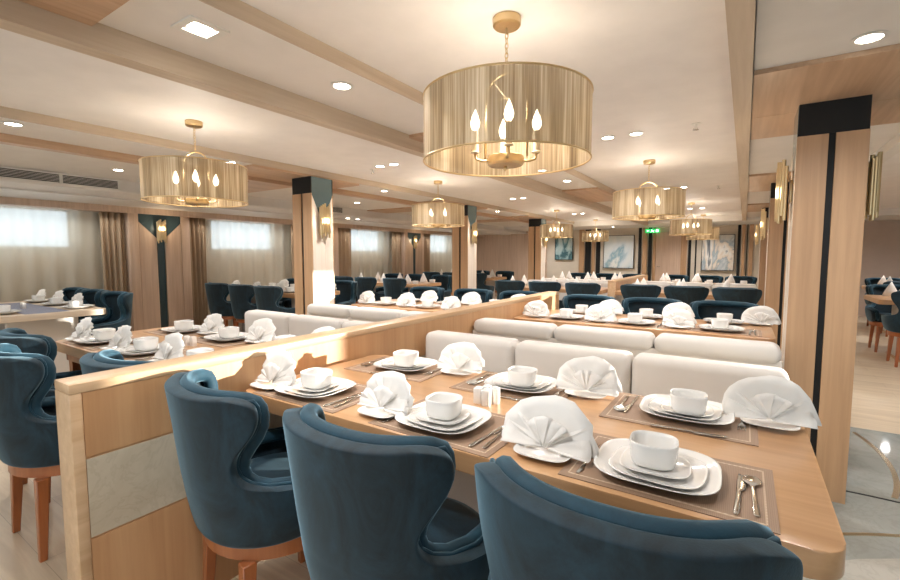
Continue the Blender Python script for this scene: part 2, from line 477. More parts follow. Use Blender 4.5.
def curtain(name, mat, y0, y1, x, amp, waves, label, cat, group, z0=0.02, z1=1.86, thick=0.004):
    bm = bm_new(); n = int(waves*10); rows = 7
    L = y1-y0
    vs = []
    rnd = random.Random(int(y0*100))
    ph = [rnd.random()*2 for _ in range(6)]
    for k in range(rows+1):
        z = z0+(z1-z0)*k/rows; row = []
        for i in range(n+1):
            t = i/n
            a = amp*math.sin(2*PI*waves*t+0.5*math.sin(3*t+ph[0])) + amp*0.4*math.sin(2*PI*waves*0.37*t+ph[1])
            a *= (0.8+0.35*(1-k/rows))
            row.append(bm.verts.new((a, -L/2+L*t+0.02*math.sin(ph[2]+5*t)*(1-k/rows), z)))
        vs.append(row)
    for k in range(rows):
        for i in range(n): bm.faces.new((vs[k][i], vs[k][i+1], vs[k+1][i+1], vs[k+1][i]))
    o = obj(name, bm, mat, None, True); o.location = (x, (y0+y1)/2, 0)
    if thick:
        md = o.modifiers.new('thickness', 'SOLIDIFY'); md.thickness = thick; md.offset = 0
    return tag(o, label, cat, group)
SH = [(0.55, 2.7, 'at the far left of the photo'), (3.6, 5.68, 'between the left lamp and left pillar'), (6.55, 8.6, 'just past the left pillar'), (9.5, 11.6, 'beyond the hanging lamp by the second left pillar')]
for y0, y1, t in SH:
    curtain('sheer_curtain', 'sheer', y0, y1, XW+0.13, 0.034, (y1-y0)*5, 'sheer off white curtain over the window %s' % t, 'curtain', 'sheer curtains over the windows', thick=0)
DR = [(2.45, 2.73, 'left of the slate crested pilaster'), (3.57, 3.84, 'right of the slate crested pilaster'), (5.4, 5.69, 'hidden edge beside the left pillar'),
      (6.52, 6.95, 'right beside the left pillar'), (8.25, 8.64, 'left of the second pilaster past the left pillar'), (9.47, 9.85, 'right of the second pilaster past the left pillar')]
for y0, y1, t in DR:
    curtain('drape', 'drape', y0, y1, XW+0.235, 0.028, 4, 'taupe full length drape %s' % t, 'drape', 'taupe drapes', thick=0.004)

# ------------------------------------------------------------------ pillars
def pillar(x0, y0, label, near):
    w = 0.28; r = empty('pillar', (x0+w/2, y0+w/2, 0)); h = w/2
    box('core', 'black', -h+0.012, h-0.012, -h+0.012, h-0.012, 0.0, ZW, r)
    for s in (-1, 1):
        for q in (-1, 1):   # two oak boards on each broad face
            a, b = (q*0.014, q*h) if q > 0 else (-h, -0.014)
            box('oak_board', 'oak', a, b, s*h-0.012 if s > 0 else -h, h if s > 0 else -h+0.012, 0.0, 1.88, r, 0.001, 1)
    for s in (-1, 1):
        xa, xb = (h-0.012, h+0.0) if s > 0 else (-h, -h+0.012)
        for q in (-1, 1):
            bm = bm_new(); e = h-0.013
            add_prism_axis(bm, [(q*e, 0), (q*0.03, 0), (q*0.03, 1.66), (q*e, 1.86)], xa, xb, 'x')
            obj('side_panel', bm, 'oak_sunlit', r)
        bm = bm_new(); e = h-0.013
        add_prism_axis(bm, [(-e, 1.865), (-0.03, 1.665), (0.03, 1.665), (e, 1.865), (e, ZW), (-e, ZW)], xa, xb-s*0.002 if s > 0 else xb, 'x')
        obj('side_crest', bm, 'mirror', r)
        box('side_strip', 'oak_sunlit', xa+0.002, xb-0.002, -0.03, 0.03, 0, 1.665, r)
    bm = bm_new(); add_box(bm, -h+0.002, h-0.002, -h+0.002, -h+0.011, 1.88, ZW); add_box(bm, -h+0.002, h-0.002, h-0.011, h-0.002, 1.88, ZW)
    obj('black_collar', bm, 'black', r)
    tag(r, label, 'pillar', 'pillars down the room'); return r
names = [('nearest right pillar', 'nearest left pillar'), ('second right pillar', 'second left pillar'), ('third right pillar', 'third left pillar')]
for p, (nr, nl), (br, bl) in zip((2.955, 5.905, 8.855), names, (('beside the front booth', 'behind the left booth'), ('seen behind the nearest right one', 'right of the hanging lamp'), ('at the back on the right', 'with black collar near the end wall'))):
    pillar(0.2, p, 'square oak pillar, %s, %s' % (nr, br), 1)
    pillar(-3.82, p, 'square oak pillar, %s, %s' % (nl, bl), 1)
    yc = p+0.14
    place(SCN, (0.2, yc, 1.62), PI, 'gold tube wall light on the left side of %s' % nr, 'wall light', 'gold tube wall lights')
    place(SCN, (0.48, yc, 1.62), 0, 'gold tube wall light on the right side of %s' % nr, 'wall light', 'gold tube wall lights')
    place(SCN, (-3.54, yc, 1.62), 0, 'gold tube wall light on the right side of %s' % nl, 'wall light', 'gold tube wall lights')
    for xx in (0.08, -3.42):
        light('POINT', 'sconce_glow', (xx, yc, 1.62), 1.0, (1, 0.82, 0.58), 0.03)

# ------------------------------------------------------------------ end wall dressing
def wallpanel(mat, x0, x1, z0, z1, d=0.02): trim(mat, x0, x1, YB-d, YB, z0, z1)
wallpanel('oak_pink', XW, -4.85, 0, 2.0, 0.03)
for x0, x1 in ((-3.75, -3.55), (-3.45, -3.3), (-2.36, -2.25), (-2.12, -2.0), (-1.2, -1.1), (-1.05, -0.98), (-0.18, -0.08), (0.0, 0.06)):
    wallpanel('black', x0+0.02, x1-0.02, 0, 2.0, 0.025)
for x0, x1 in ((-3.9, -3.76), (-3.54, -3.46), (-2.24, -2.13), (-1.99, -1.93), (-1.3, -1.21), (-0.07, -0.01), (0.07, 0.15)):
    wallpanel('oak', x0, x1, 0, 2.0, 0.03)
for x0, x1, c in ((-1.3, -1.21, 0), (0.9, 4.9, 1)):
    if c: wallpanel('mauve', x0, x1, 0, 1.99, 0.02)
dr = struct(empty('door_1', (-1.63, YB-0.001, 0)))
box('door_leaf', 'oak_pink', -0.29, 0.29, -0.03, 0, 0, 1.88, dr)
box('door_frame', 'oak', -0.33, -0.29, -0.05, 0, 0, 1.92, dr); box('door_frame', 'oak', 0.29, 0.33, -0.05, 0, 0, 1.92, dr)
bm = bm_new(); add_tube(bm, [(-0.24, -0.03, 1.0), (-0.24, -0.07, 1.0), (-0.17, -0.07, 1.0)], 0.008); obj('door_handle', bm, 'steel', dr, True)
def painting(cx, cz, w, h, mat, label, y=YB):
    r = empty('painting', (cx, y-0.055, cz-h/2))
    box('canvas', mat, -w/2+0.012, w/2-0.012, 0.004, 0.02, 0.012, h-0.012, r)
    bm = bm_new()
    for s in (-1, 1):
        add_box(bm, s*(w/2-0.006)-0.006, s*(w/2-0.006)+0.006, -0.006, 0.025, 0, h)
        add_box(bm, -w/2, w/2, -0.006, 0.025, (h-0.012) if s > 0 else 0, h if s > 0 else 0.012)
    obj('frame', bm, 'black', r)
    return tag(r, label, 'painting', None)
painting(-0.55, 1.35, 0.68, 0.86, 'art1', 'tall abstract swirl painting right of the brown door')
painting(-2.83, 1.38, 0.78, 0.88, 'art2', 'large pale abstract painting left of the exit sign')
painting(-4.33, 1.47, 0.52, 0.62, 'art3', 'small square teal wave painting on cream wall')
# exit sign
r = empty('exit_sign', (-2.0, YB-0.11, 1.86))
box('housing', 'exitg', -0.17, 0.17, 0, 0.03, 0, 0.1, r, 0.004)
bm = bm_new()
def flat(bm, pts, y=-0.002): 
    add_prism_axis(bm, pts, y, y+0.0018, 'y')
flat(bm, [(-0.03, 0.078), (-0.018, 0.09), (-0.006, 0.078), (-0.018, 0.066)])
flat(bm, [(-0.026, 0.064), (0.0, 0.064), (0.012, 0.038), (-0.012, 0.038)])
flat(bm, [(-0.012, 0.038), (0.0, 0.038), (-0.02, 0.02), (-0.05, 0.014), (-0.05, 0.022), (-0.026, 0.028)])
flat(bm, [(0.0, 0.038), (0.012, 0.04), (0.034, 0.026), (0.034, 0.008), (0.026, 0.008), (0.024, 0.022)])
flat(bm, [(0.0, 0.064), (0.03, 0.05), (0.046, 0.058), (0.046, 0.05), (0.03, 0.042), (0.004, 0.052)])
obj('running_figure', bm, 'exitw', r)
bm = bm_new(); flat(bm, [(-0.14, 0.05), (-0.11, 0.074), (-0.11, 0.057), (-0.075, 0.057), (-0.075, 0.043), (-0.11, 0.043), (-0.11, 0.026)]); obj('arrow', bm, 'exitw', r)
bm = bm_new(); flat(bm, [(0.08, 0.02), (0.14, 0.02), (0.14, 0.08), (0.08, 0.08)]); obj('doorway_mark', bm, 'exitw', r)
box('hanger', 'white', -0.004, 0.004, 0.012, 0.018, 0.1, 0.14, r)
tag(r, 'green lit exit sign with running figure above the far door', 'exit sign')

# ------------------------------------------------------------------ downlights, sprinklers
def downlight_proto():
    r = empty('downlight')
    bm = bm_new(); add_lathe(bm, [(0.052, 0), (0.056, -0.004), (0.04, -0.006), (0.036, 0.0)], 24); obj('bezel', bm, 'white', r, True, 40)
    bm = bm_new(); add_lathe(bm, [(0.036, -0.002), (0.034, -0.0045), (0.001, -0.005)], 24); obj('lens', bm, 'led', r, True, 40)
    return r
def sq_downlight_proto():
    r = empty('square_downlight')
    bm = bm_new()
    for s in (-1, 1):
        add_box(bm, s*0.055-0.012, s*0.055+0.012, -0.067, 0.067, -0.006, 0); add_box(bm, -0.043, 0.043, s*0.055-0.012, s*0.055+0.012, -0.006, 0)
    obj('bezel', bm, 'white', r)
    bm = bm_new(); add_lathe(bm, [(0.04, -0.001), (0.038, -0.004), (0.001, -0.005)], 24); obj('lens', bm, 'led', r, True, 40)
    return r
DL = downlight_proto(); SQ = sq_downlight_proto()
GD = 'recessed round downlights'
def dl(x, y, z, label, e=21.0, proto=None):
    place(proto or DL, (x, y, z), 0, label, 'downlight', GD if proto is None else None)
    light('SPOT', 'ceiling_spot', (x, y, z-0.02), e, (0.98, 0.975, 0.98), 0.035, None, 150, 0.8)
place(SQ, (-1.62, 0.89, ZS), 0, 'square framed downlight in the ceiling strip, top left', 'downlight')
light('SPOT', 'ceiling_spot', (-1.62, 0.89, ZS-0.02), 21, (0.98, 0.975, 0.98), 0.035, None, 150, 0.8)
dl(-1.6, 1.53, ZS, 'round downlight in the strip left of the front lamp')
dl(-1.6, 4.0, ZS, 'round downlight in the central strip past the first wood soffit')
dl(-1.6, 4.7, ZS, 'second round downlight in the central strip past the first wood soffit')
dl(-1.6, 7.0, ZS, 'round downlight in the central strip, deep in the room')
dl(-1.6, 9.6, ZS, 'last round downlight in the central strip')
dl(-3.7, 0.88, ZS, 'round downlight at the far left edge of the ceiling')
dl(-3.66, 2.22, ZS, 'round downlight right of the near left hanging lamp')
dl(-3.7, 4.2, ZS, 'round downlight just right of the left pillar top')
dl(-3.7, 7.2, ZS, 'round downlight past the second left pillar')
dl(-4.85, 1.85, ZS, 'round downlight beside the long vent, left of the lamp')
dl(-4.85, 4.9, ZS, 'round downlight over the aisle past the left pillar')
dl(-4.85, 7.8, ZS, 'round downlight over the aisle near the far windows')
dl(0.345, 2.25, ZS, 'round downlight above and before the right pillar')
dl(0.345, 4.7, ZS, 'round downlight behind the nearest right pillar')
for k, (y, t) in enumerate(((3.39, 'between the front and second lamps'), (6.3, 'behind the second lamp'), (9.2, 'behind the third lamp'))):
    dl(-0.86, y, ZT, 'left of two round downlights %s, right tray' % t); dl(-0.67, y, ZT, 'right of two round downlights %s, right tray' % t)
    dl(-2.93, y-0.12, ZT, 'left of two round downlights %s, left tray' % t); dl(-2.76, y-0.12, ZT, 'right of two round downlights %s, left tray' % t)
for i, y in enumerate((5.66, 5.9)):
    dl(-5.83, y, 1.93, '%s of two round downlights under the bulkhead, seen right of left pillar' % ('left', 'right')[i], 16)
for a, b in WIN[1:]:      # hidden area light added over each window to brighten the curtain
    l = light('AREA', 'curtain_fill', (-6.86, (a+b)/2, 1.84), 5.5, (1, 0.96, 0.9), 0.05, (0, math.radians(-14), 0))
    l.data.shape = 'RECTANGLE'; l.data.size = 0.04; l.data.size_y = 1.9
for x, t in ((-0.8, 'before the right painting'), (-2.8, 'before the left painting'), (-4.6, 'before the small teal painting')):
    dl(x, 11.75, 2.0, 'round downlight near the end wall %s' % t, 34)
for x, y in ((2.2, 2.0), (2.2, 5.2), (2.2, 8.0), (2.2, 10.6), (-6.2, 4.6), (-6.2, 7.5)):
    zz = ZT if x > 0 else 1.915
    if x > 0: light('SPOT', 'ceiling_spot', (x, y, zz-0.02), 55, (0.98, 0.975, 0.98), 0.05, None, 155, 0.8)  # spots with no fixture, added to fill the right-hand area
for y in (-1.6, 0.2): light('SPOT', 'ceiling_spot', (-0.8, y, ZT-0.02), 34, (0.98, 0.975, 0.98), 0.05, None, 155, 0.8)  # fixtureless spots, added as fill overhead and behind the viewer
def sprinkler_proto():
    r = empty('sprinkler')
    bm = bm_new(); add_lathe(bm, [(0.028, 0), (0.028, -0.004), (0.008, -0.006), (0.006, -0.03), (0.001, -0.03)], 16); obj('body', bm, 'white', r, True, 40)
    bm = bm_new(); add_lathe(bm, [(0.001, -0.038), (0.018, -0.038), (0.018, -0.041), (0.001, -0.041)], 16); obj('deflector', bm, 'steel', r, True, 40)
    bm = bm_new(); add_tube(bm, [(-0.01, 0, -0.028), (-0.012, 0, -0.034), (0, 0, -0.04), (0.012, 0, -0.034), (0.01, 0, -0.028)], 0.0018, 6); obj('yoke', bm, 'steel', r)
    return r
SPK = sprinkler_proto()
for x, y, t in ((-0.3, 3.35, 'right of the second lamp'), (-3.1, 3.35, 'above the left pillar side'), (-0.3, 6.4, 'right of the third lamp')):
    place(SPK, (x, y, ZT), 0, 'small ceiling sprinkler head %s' % t, 'sprinkler', 'ceiling sprinklers')

# ------------------------------------------------------------------ pendant lamps
def pendant_proto():
    r = empty('pendant_lamp')   # origin at the ceiling
    R, z0, z1 = 0.30, -0.505, -0.278
    bm = bm_new(); add_lathe(bm, [(0.001, 0), (0.05, 0), (0.05, -0.026), (0.044, -0.032), (0.001, -0.033)], 28); obj('canopy', bm, 'gold', r, True, 40)
    bm = bm_new()
    for k in range(9):       # short chain of oval links
        zc = -0.045-k*0.017; pts = []
        for i in range(10):
            a = 2*PI*i/10; u = 0.006*math.cos(a); w = 0.0115*math.sin(a)
            pts.append((u, 0, zc+w) if k % 2 else (0, u, zc+w))
        add_tube(bm, pts, 0.0017, 5, True)
    obj('chain', bm, 'goldpaint', r, True)
    bm = bm_new(); pts = []
    for i in range(17):
        a = PI*i/16; pts.append((0.085*math.cos(a), 0, -0.275+0.085*math.sin(a)))
    pts = [(0.085, 0, -0.495)] + pts + [(-0.085, 0, -0.495)]
    add_tube(bm, pts, 0.005, 8); obj('hoop', bm, 'gold', r, True)
    n = 96; bm = bm_new()
    lo = [bm.verts.new((R*math.cos(2*PI*i/n), R*math.sin(2*PI*i/n), z0)) for i in range(n)]
    hi = [bm.verts.new((R*math.cos(2*PI*i/n), R*math.sin(2*PI*i/n), z1)) for i in range(n)]
    for i in range(n): bm.faces.new((lo[i], lo[(i+1) % n], hi[(i+1) % n], hi[i]))
    sh = obj('shade', bm, 'organza', r, True)
    for nm, z in (('top_rim', z1), ('bottom_rim', z0)):
        bm = bm_new(); add_tube(bm, [(R*math.cos(2*PI*i/n), R*math.sin(2*PI*i/n), z) for i in range(n)], 0.0035, 6, True); obj(nm, bm, 'goldpaint', sh, True)
    bm = bm_new()
    for i in range(2):
        a = PI*i/2+0.2; add_tube(bm, [(R*math.cos(a), R*math.sin(a), z1), (-R*math.cos(a), -R*math.sin(a), z1)], 0.0015, 5)
    obj('spider', bm, 'goldpaint', r)
    bm = bm_new(); add_lathe(bm, [(0.001, -0.485), (0.062, -0.485), (0.066, -0.49), (0.066, -0.513), (0.06, -0.52), (0.001, -0.521)], 32); obj('hub', bm, 'gold', r, True, 40)
    bm = bm_new(); add_lathe(bm, [(0.001, -0.52), (0.006, -0.522), (0.005, -0.535), (0.001, -0.54)], 12); obj('finial', bm, 'gold', r, True)
    for k in range(4):
        a = PI/2*k+0.55; c, s = math.cos(a), math.sin(a)
        pts = [(0.05*c, 0.05*s, -0.5), (0.085*c, 0.085*s, -0.503), (0.108*c, 0.108*s, -0.495), (0.112*c, 0.112*s, -0.475)]
        bm = bm_new(); add_tube(bm, pts, 0.005, 8); obj('arm', bm, 'gold', r, True)
        x, y = 0.112*c, 0.112*s
        bm = bm_new(); add_lathe(bm, [(0.001, -0.475), (0.018, -0.472), (0.012, -0.466), (0.0125, -0.395), (0.001, -0.395)], 14, x, y); obj('candle_sleeve', bm, 'sleeve', r, True, 40)
        bm = bm_new(); add_lathe(bm, [(0.006, -0.395), (0.015, -0.38), (0.0175, -0.365), (0.012, -0.345), (0.005, -0.328), (0.0008, -0.318)], 14, x, y); obj('bulb', bm, 'bulb', r, True)
    return r
PD = pendant_proto()
lampR = ['nearest and largest drum lamp over the front booth table', 'drum lamp over the second booth table, right row', 'third drum lamp of the right row', 'farthest drum lamp of the right row']
lampL = ['drum lamp over the left booth, nearest of the left row', 'drum lamp left of the second left pillar', 'third drum lamp of the left row', 'farthest drum lamp of the left row']
for k, (yr, yl) in enumerate(((1.52, 1.56), (4.4, 4.28), (8.2, 8.15), (10.7, 10.75))):
    place(PD, (-0.75, yr, ZT), 0.35*k, 'bronze string ' + lampR[k], 'pendant lamp', 'drum pendant lamps')
    place(PD, (-2.96, yl, ZT), 0.5+0.3*k, 'bronze string ' + lampL[k], 'pendant lamp', 'drum pendant lamps')
    for x, y in ((-0.76, yr), (-2.95, yl)):
        light('POINT', 'candle_bulbs', (x, y, ZT-0.33), 2.6, (1, 0.95, 0.88), 0.05)

# ------------------------------------------------------------------ chairs
def interp(tab, z):
    for (a, va), (b, vb) in zip(tab[:-1], tab[1:]):
        if z <= b: 
            t = (z-a)/(b-a); t = max(0, min(1, t)); return va+(vb-va)*t
    return tab[-1][1]
def chair_proto(name):
    r = empty(name)
    Z0 = 0.40
    # wood ring and legs
    ring = [(0.235*math.cos(a), 0.235*math.sin(a)+0.01) for a in [2*PI*i/40 for i in range(40)]]
    bm = bm_new(); add_prism(bm, ring, 0.345, 0.40, 0.006); obj('seat_ring', bm, 'leg', r, True, 40)
    for sx in (-1, 1):
        for sy in (-1, 1):
            bm = bm_new(); x, y = 0.165*sx, 0.165*sy
            rings = []
            for z, h, k in ((0.345, 0.021, 1.0), (0.2, 0.018, 1.04), (0.0, 0.013, 1.10)):
                cx, cy = x*k, y*k; rings.append([(cx-h, cy-h, z), (cx+h, cy-h, z), (cx+h, cy+h, z), (cx-h, cy+h, z)])
            loft(bm, rings); bmesh.ops.bevel(bm, geom=list(bm.edges), offset=0.003, segments=1, affect='EDGES')
            obj('leg', bm, 'leg', r, True, 40)
    # seat cushion
    bm = bm_new(); rings = []
    for sc, z in ((0.9, 0.40), (1.0, 0.415), (1.02, 0.46), (0.98, 0.485), (0.85, 0.497), (0.4, 0.502)):
        rings.append([(0.225*sc*math.cos(a), 0.015+0.225*sc*math.sin(a), z) for a in [2*PI*i/36 for i in range(36)]])
    loft(bm, rings); obj('seat', bm, 'velvet', r, True)
    # wrap-around shell: rows by height, each row spans the U-shaped plan
    def plan(s, z):
        rx = interp([(0.4, 0.205), (0.5, 0.235), (0.62, 0.243), (0.75, 0.258), (0.9, 0.27)], z)
        ry = interp([(0.4, 0.205), (0.5, 0.226), (0.62, 0.242), (0.75, 0.256), (0.9, 0.275)], z)
        q = 0.6
        a = abs(s); sg = 1 if s >= 0 else -1
        if a < q:
            ph = a/q*PI/2; n = 2.3
            x = rx*abs(math.sin(ph))**(2/n); y = -ry*abs(math.cos(ph))**(2/n)
        else:
            t = (a-q)/(1-q); x = rx*(1-0.10*t*t); y = 0.235*t
        return sg*x, y
    um = [(0.40, 0.80), (0.44, 0.96), (0.48, 1.0), (0.52, 1.0), (0.545, 0.985), (0.56, 0.93), (0.567, 0.82), (0.572, 0.68), (0.578, 0.55), (0.588, 0.43), (0.603, 0.35), (0.625, 0.305), (0.66, 0.285), (0.70, 0.30), (0.735, 0.335), (0.77, 0.375), (0.805, 0.40), (0.835, 0.405), (0.858, 0.40), (0.876, 0.385), (0.888, 0.345), (0.895, 0.26)]
    um = [(z if z < 0.6 else 0.6+(z-0.6)*0.93, u) for z, u in um]
    n = 32; bm = bm_new(); rows = []
    for z, u in um:
        row = []
        for i in range(n+1):
            s = -u+2*u*i/n; x, y = plan(s, z); row.append(bm.verts.new((x, y, z)))
        rows.append(row)
    for a, b in zip(rows[:-1], rows[1:]):
        for i in range(n): bm.faces.new((a[i], b[i], b[i+1], a[i+1]))
    top = [v.co.copy() for v in rows[-1]]
    lft = [rw[0].co.copy() for rw in rows]; rgt = [rw[-1].co.copy() for rw in rows]
    sh = obj('backrest', bm, 'velvet', r, True)
    sh.data.update()
    md = sh.modifiers.new('pad', 'SOLIDIFY'); md.thickness = 0.042; md.offset = 1.0 if False else -1.0; md.use_even_offset = False
    md.use_rim = True
    sb = sh.modifiers.new('soft', 'SUBSURF'); sb.levels = 1; sb.render_levels = 2
    # piping runs along the free edge
    path = lft[1:] + top + rgt[1:][::-1]
    out = [path[0]]
    for p in path[1:]:
        if (p-out[-1]).length > 0.012: out.append(p)
    bm = bm_new(); roll = []
    for p in out:
        h = Vector((p.x, p.y-0.03, 0)).normalized(); roll.append((p.x-h.x*0.021, p.y-h.y*0.021, p.z-0.014))
    add_tube(bm, roll, [0.008]+[0.0225]*(len(roll)-2)+[0.008], 10); obj('edge_roll', bm, 'pipe', r, True)
    bm = bm_new(); add_tube(bm, [(p.x*1.012, p.y*1.012-0.001, p.z-0.012 if p.z > 0.86 else p.z) for p in out], 0.006, 7)
    obj('piping', bm, 'pipe', r, True)
    return r
CH = chair_proto('dining_chair')
GC = 'teal velvet dining chairs'
def chair(x, yb, face, label, rz=0.0):
    """yb is where the top of the back stands; face +1 looks down the room, -1 towards the viewer"""
    yc = yb+0.27*face
    place(CH, (x, yc, 0), (0 if face > 0 else PI)+rz, label, 'chair', GC)

# ------------------------------------------------------------------ tables
def rounded_rect(x0, x1, y0, y1, r, k=6):
    pts = []
    for cx, cy, a0 in ((x1-r, y0+r, -PI/2), (x1-r, y1-r, 0), (x0+r, y1-r, PI/2), (x0+r, y0+r, PI)):
        for i in range(k+1):
            a = a0+PI/2*i/k; pts.append((cx+r*math.cos(a), cy+r*math.sin(a)))
    return pts
def table(name, x0, x1, y0, y1, label, legs='pedestal', th=0.055, group=None, topmat='table'):
    cx, cy = (x0+x1)/2, (y0+y1)/2; w, d = (x1-x0)/2, (y1-y0)/2
    r = empty(name, (cx, cy, 0))
    bm = bm_new(); add_prism(bm, rounded_rect(-w, w, -d, d, 0.055), 0.75-th, 0.75, 0.004); obj('tabletop', bm, topmat, r, True, 40)
    if legs == 'pedestal':
        for s in (-1, 1):
            box('pedestal', 'sofabase', s*(w-0.3)-0.04, s*(w-0.3)+0.04, -d+0.16, d-0.16, 0.02, 0.75-th, r, 0.004)
            box('foot', 'table', s*(w-0.3)-0.06, s*(w-0.3)+0.06, -d+0.12, d-0.12, 0.0, 0.02, r, 0.003)
    else:
        bm = bm_new(); i = 0.05
        add_box(bm, -w+i, w-i, -d+i, -d+i+0.02, 0.63, 0.75-th); add_box(bm, -w+i, w-i, d-i-0.02, d-i, 0.63, 0.75-th)
        add_box(bm, -w+i, -w+i+0.02, -d+i, d-i, 0.63, 0.75-th); add_box(bm, w-i-0.02, w-i, -d+i, d-i, 0.63, 0.75-th)
        obj('apron', bm, 'leg', r)
        box('pedestal', 'leg', w-0.2, w-0.16, -0.12, 0.12, 0, 0.75-th, r, 0.003)
        for sx in (-1,):
            for sy in (-1, 1):
                bm = bm_new(); rings = []
                for z, h in ((0.75-th, 0.028), (0, 0.018)):
                    a, b = sx*(w-0.085), sy*(d-0.085); rings.append([(a-h, b-h, z), (a+h, b-h, z), (a+h, b+h, z), (a-h, b+h, z)])
                loft(bm, rings); obj('leg', bm, 'leg', r)
    return tag(r, label, 'table', group)
table('dining_table', -1.625, 0.175, 0.99, 1.77, 'long oak booth table in the foreground, fully set')
table('dining_table', -3.54, -1.79, 0.95, 1.73, 'oak booth table left of the partition, under the left lamp', 'legs')
table('dining_table', -1.625, 0.185, 3.43, 4.2, 'oak booth table in the second right booth')
table('dining_table', -3.54, -1.79, 3.43, 4.2, 'oak booth table beyond the partition right of the left pillar')
table('dining_table', -1.6, 0.175, 6.87, 7.64, 'oak booth table in the third right booth, white napkins on top', topmat='table')
table('dining_table', -3.54, -1.79, 6.87, 7.64, 'oak table in the third left booth past second left pillar')
table('dining_table', -1.6, 0.175, 9.33, 10.1, 'farthest oak table in the right row', topmat='table')
table('dining_table', -3.54, -1.79, 9.33, 10.1, 'farthest oak table in the left row')
table('window_table', -6.95, -5.28, 1.02, 1.86, 'window table at far left with pale edge and grey runner', topmat='beam')
table('window_table', -6.95, -5.05, 3.95, 4.75, 'window table just left of the left pillar')
table('window_table', -6.9, -4.95, 6.5, 7.3, 'window table past the left pillar')
table('window_table', -6.9, -4.95, 9.4, 10.2, 'farthest window table near the end wall')
table('dining_table', 1.36, 3.1, 7.25, 8.15, 'oak table at right edge of the photo past the pillar')
table('dining_table', 1.75, 3.5, 9.9, 10.7, 'farther oak table in the right hand area')

# ------------------------------------------------------------------ sofas
def sofa(x0, x1, yback, face, label, gaps=None):
    """yback is the outer (rear) face of the back; seat lies towards -face... face=-1: seat on the viewer side"""
    r = empty('banquette', ((x0+x1)/2, yback, 0)); w = (x1-x0)/2; s = face
    def B(name, mat, xa, xb, ya, yb_, za, zb, bev, seg=3):
        a, b = sorted((ya*s, yb_*s)); return box(name, mat, xa, xb, a, b, za, zb, r, bev, seg)
    B('base', 'sofabase', -w, w, 0.01, 0.56, 0.0, 0.3, 0.004)
    B('back_panel', 'sofabase', -w, w, 0.0, 0.03, 0.0, 0.735, 0.003)
    n = 3
    for i in range(n):
        a = -w+2*w*i/n+0.002; b = -w+2*w*(i+1)/n-0.002
        B('seat_cushion', 'sofa', a, b, 0.13, 0.58, 0.3, 0.45, 0.03, 4)
        if s < 0: B('back_cushion', 'sofa', a, b, 0.005, 0.15, 0.42, 0.815, 0.038, 5)
        else:
            B('back_cushion', 'sofa', a, b, 0.05, 0.15, 0.42, 0.74, 0.03, 4)
            B('top_roll', 'sofa', a, b, -0.02, 0.16, 0.71, 0.815, 0.045, 5)
    return tag(r, label, 'banquette sofa', 'cream booth sofas')
sofa(-1.60, 0.17, 2.30, -1, 'cream upholstered booth sofa behind the foreground table')
sofa(-1.635, 0.18, 2.80, 1, 'cream booth sofa of second right booth, its back to the viewer')
sofa(-3.50, -1.77, 2.33, -1, 'cream booth sofa behind the left booth table')
sofa(-3.50, -1.77, 2.84, 1, 'cream booth sofa right of the left pillar, back to the viewer')
sofa(-1.6, 0.18, 8.2, -1, 'cream booth sofa facing the viewer in the third right booth')
sofa(-1.6, 0.18, 8.75, 1, 'farthest right cream sofa, its back to the viewer')
sofa(-3.50, -1.77, 8.2, -1, 'cream booth sofa facing the viewer in the third left booth')
sofa(-3.50, -1.77, 8.75, 1, 'farthest left cream sofa, its back to the viewer')

# ------------------------------------------------------------------ partitions
def partition(y0, y1, label):
    r = empty('booth_partition', (-1.70, y0, 0)); L = y1-y0; h = 0.055
    ht = 0.892
    box('core', 'panel', -h, h, 0.012, L-0.012, 0, ht-0.03, r)
    box('cap', 'cap', -h-0.005, h+0.005, 0, L, ht-0.03, ht, r, 0.004)
    box('end_post', 'cap', -h-0.005, h+0.005, 0, 0.03, 0, ht-0.03, r, 0.003)
    box('end_post', 'cap', -h-0.005, h+0.005, L-0.03, L, 0, ht-0.03, r, 0.003)
    for s in (-1, 1):
        a, b = sorted((s*h, s*(h+0.003)))
        box('upper_panel', 'panel', a, b, 0.032, L-0.032, 0.662, ht-0.031, r)
        box('marble_band', 'marble', a, b, 0.032, L-0.032, 0.408, 0.655, r)
        box('lower_panel', 'panel', a, b, 0.032, L-0.032, 0.0, 0.401, r)
    return tag(r, label, 'partition')
partition(0.47, 4.64, 'oak booth partition with marble band running from the foreground')
partition(7.15, 9.88, 'far oak booth partition beyond the aisle')

# ------------------------------------------------------------------ tableware
def soft_plate(name, a, h, mat='china'):
    """coupe plate with soft square outline, origin at its foot"""
    bm = bm_new(); rings = []
    prof = [(0.50, 0.0), (0.55, 0.0), (0.80, h*0.42), (0.97, h*0.9), (1.0, h), (0.985, h*1.03), (0.93, h*0.86), (0.78, h*0.52), (0.58, h*0.27), (0.3, h*0.24), (0.02, h*0.24)]
    for k, z in prof: rings.append([(x, y, z) for x, y in superellipse(a*k, a*k*0.93, 3.4, 44)])
    loft(bm, rings); return obj(name, bm, mat, None, True)
PL_D = soft_plate('dinner_plate', 0.136, 0.022)
PL_S = soft_plate('salad_plate', 0.104, 0.014)
PL_C = soft_plate('saucer', 0.077, 0.012)
PL_B = soft_plate('bread_plate', 0.076, 0.012)
def cup_proto():
    bm = bm_new(); rings = []
    prof = [(0.7, 0), (0.76, 0.0), (0.9, 0.007), (0.96, 0.02), (1.0, 0.052), (1.0, 0.059), (0.96, 0.06), (0.92, 0.05), (0.88, 0.025), (0.75, 0.012), (0.2, 0.009), (0.02, 0.009)]
    for k, z in prof: rings.append([(x, y, z) for x, y in superellipse(0.054*k, 0.052*k, 3.0, 36)])
    loft(bm, rings); return obj('cup', bm, 'china', None, True)
CUP = cup_proto()
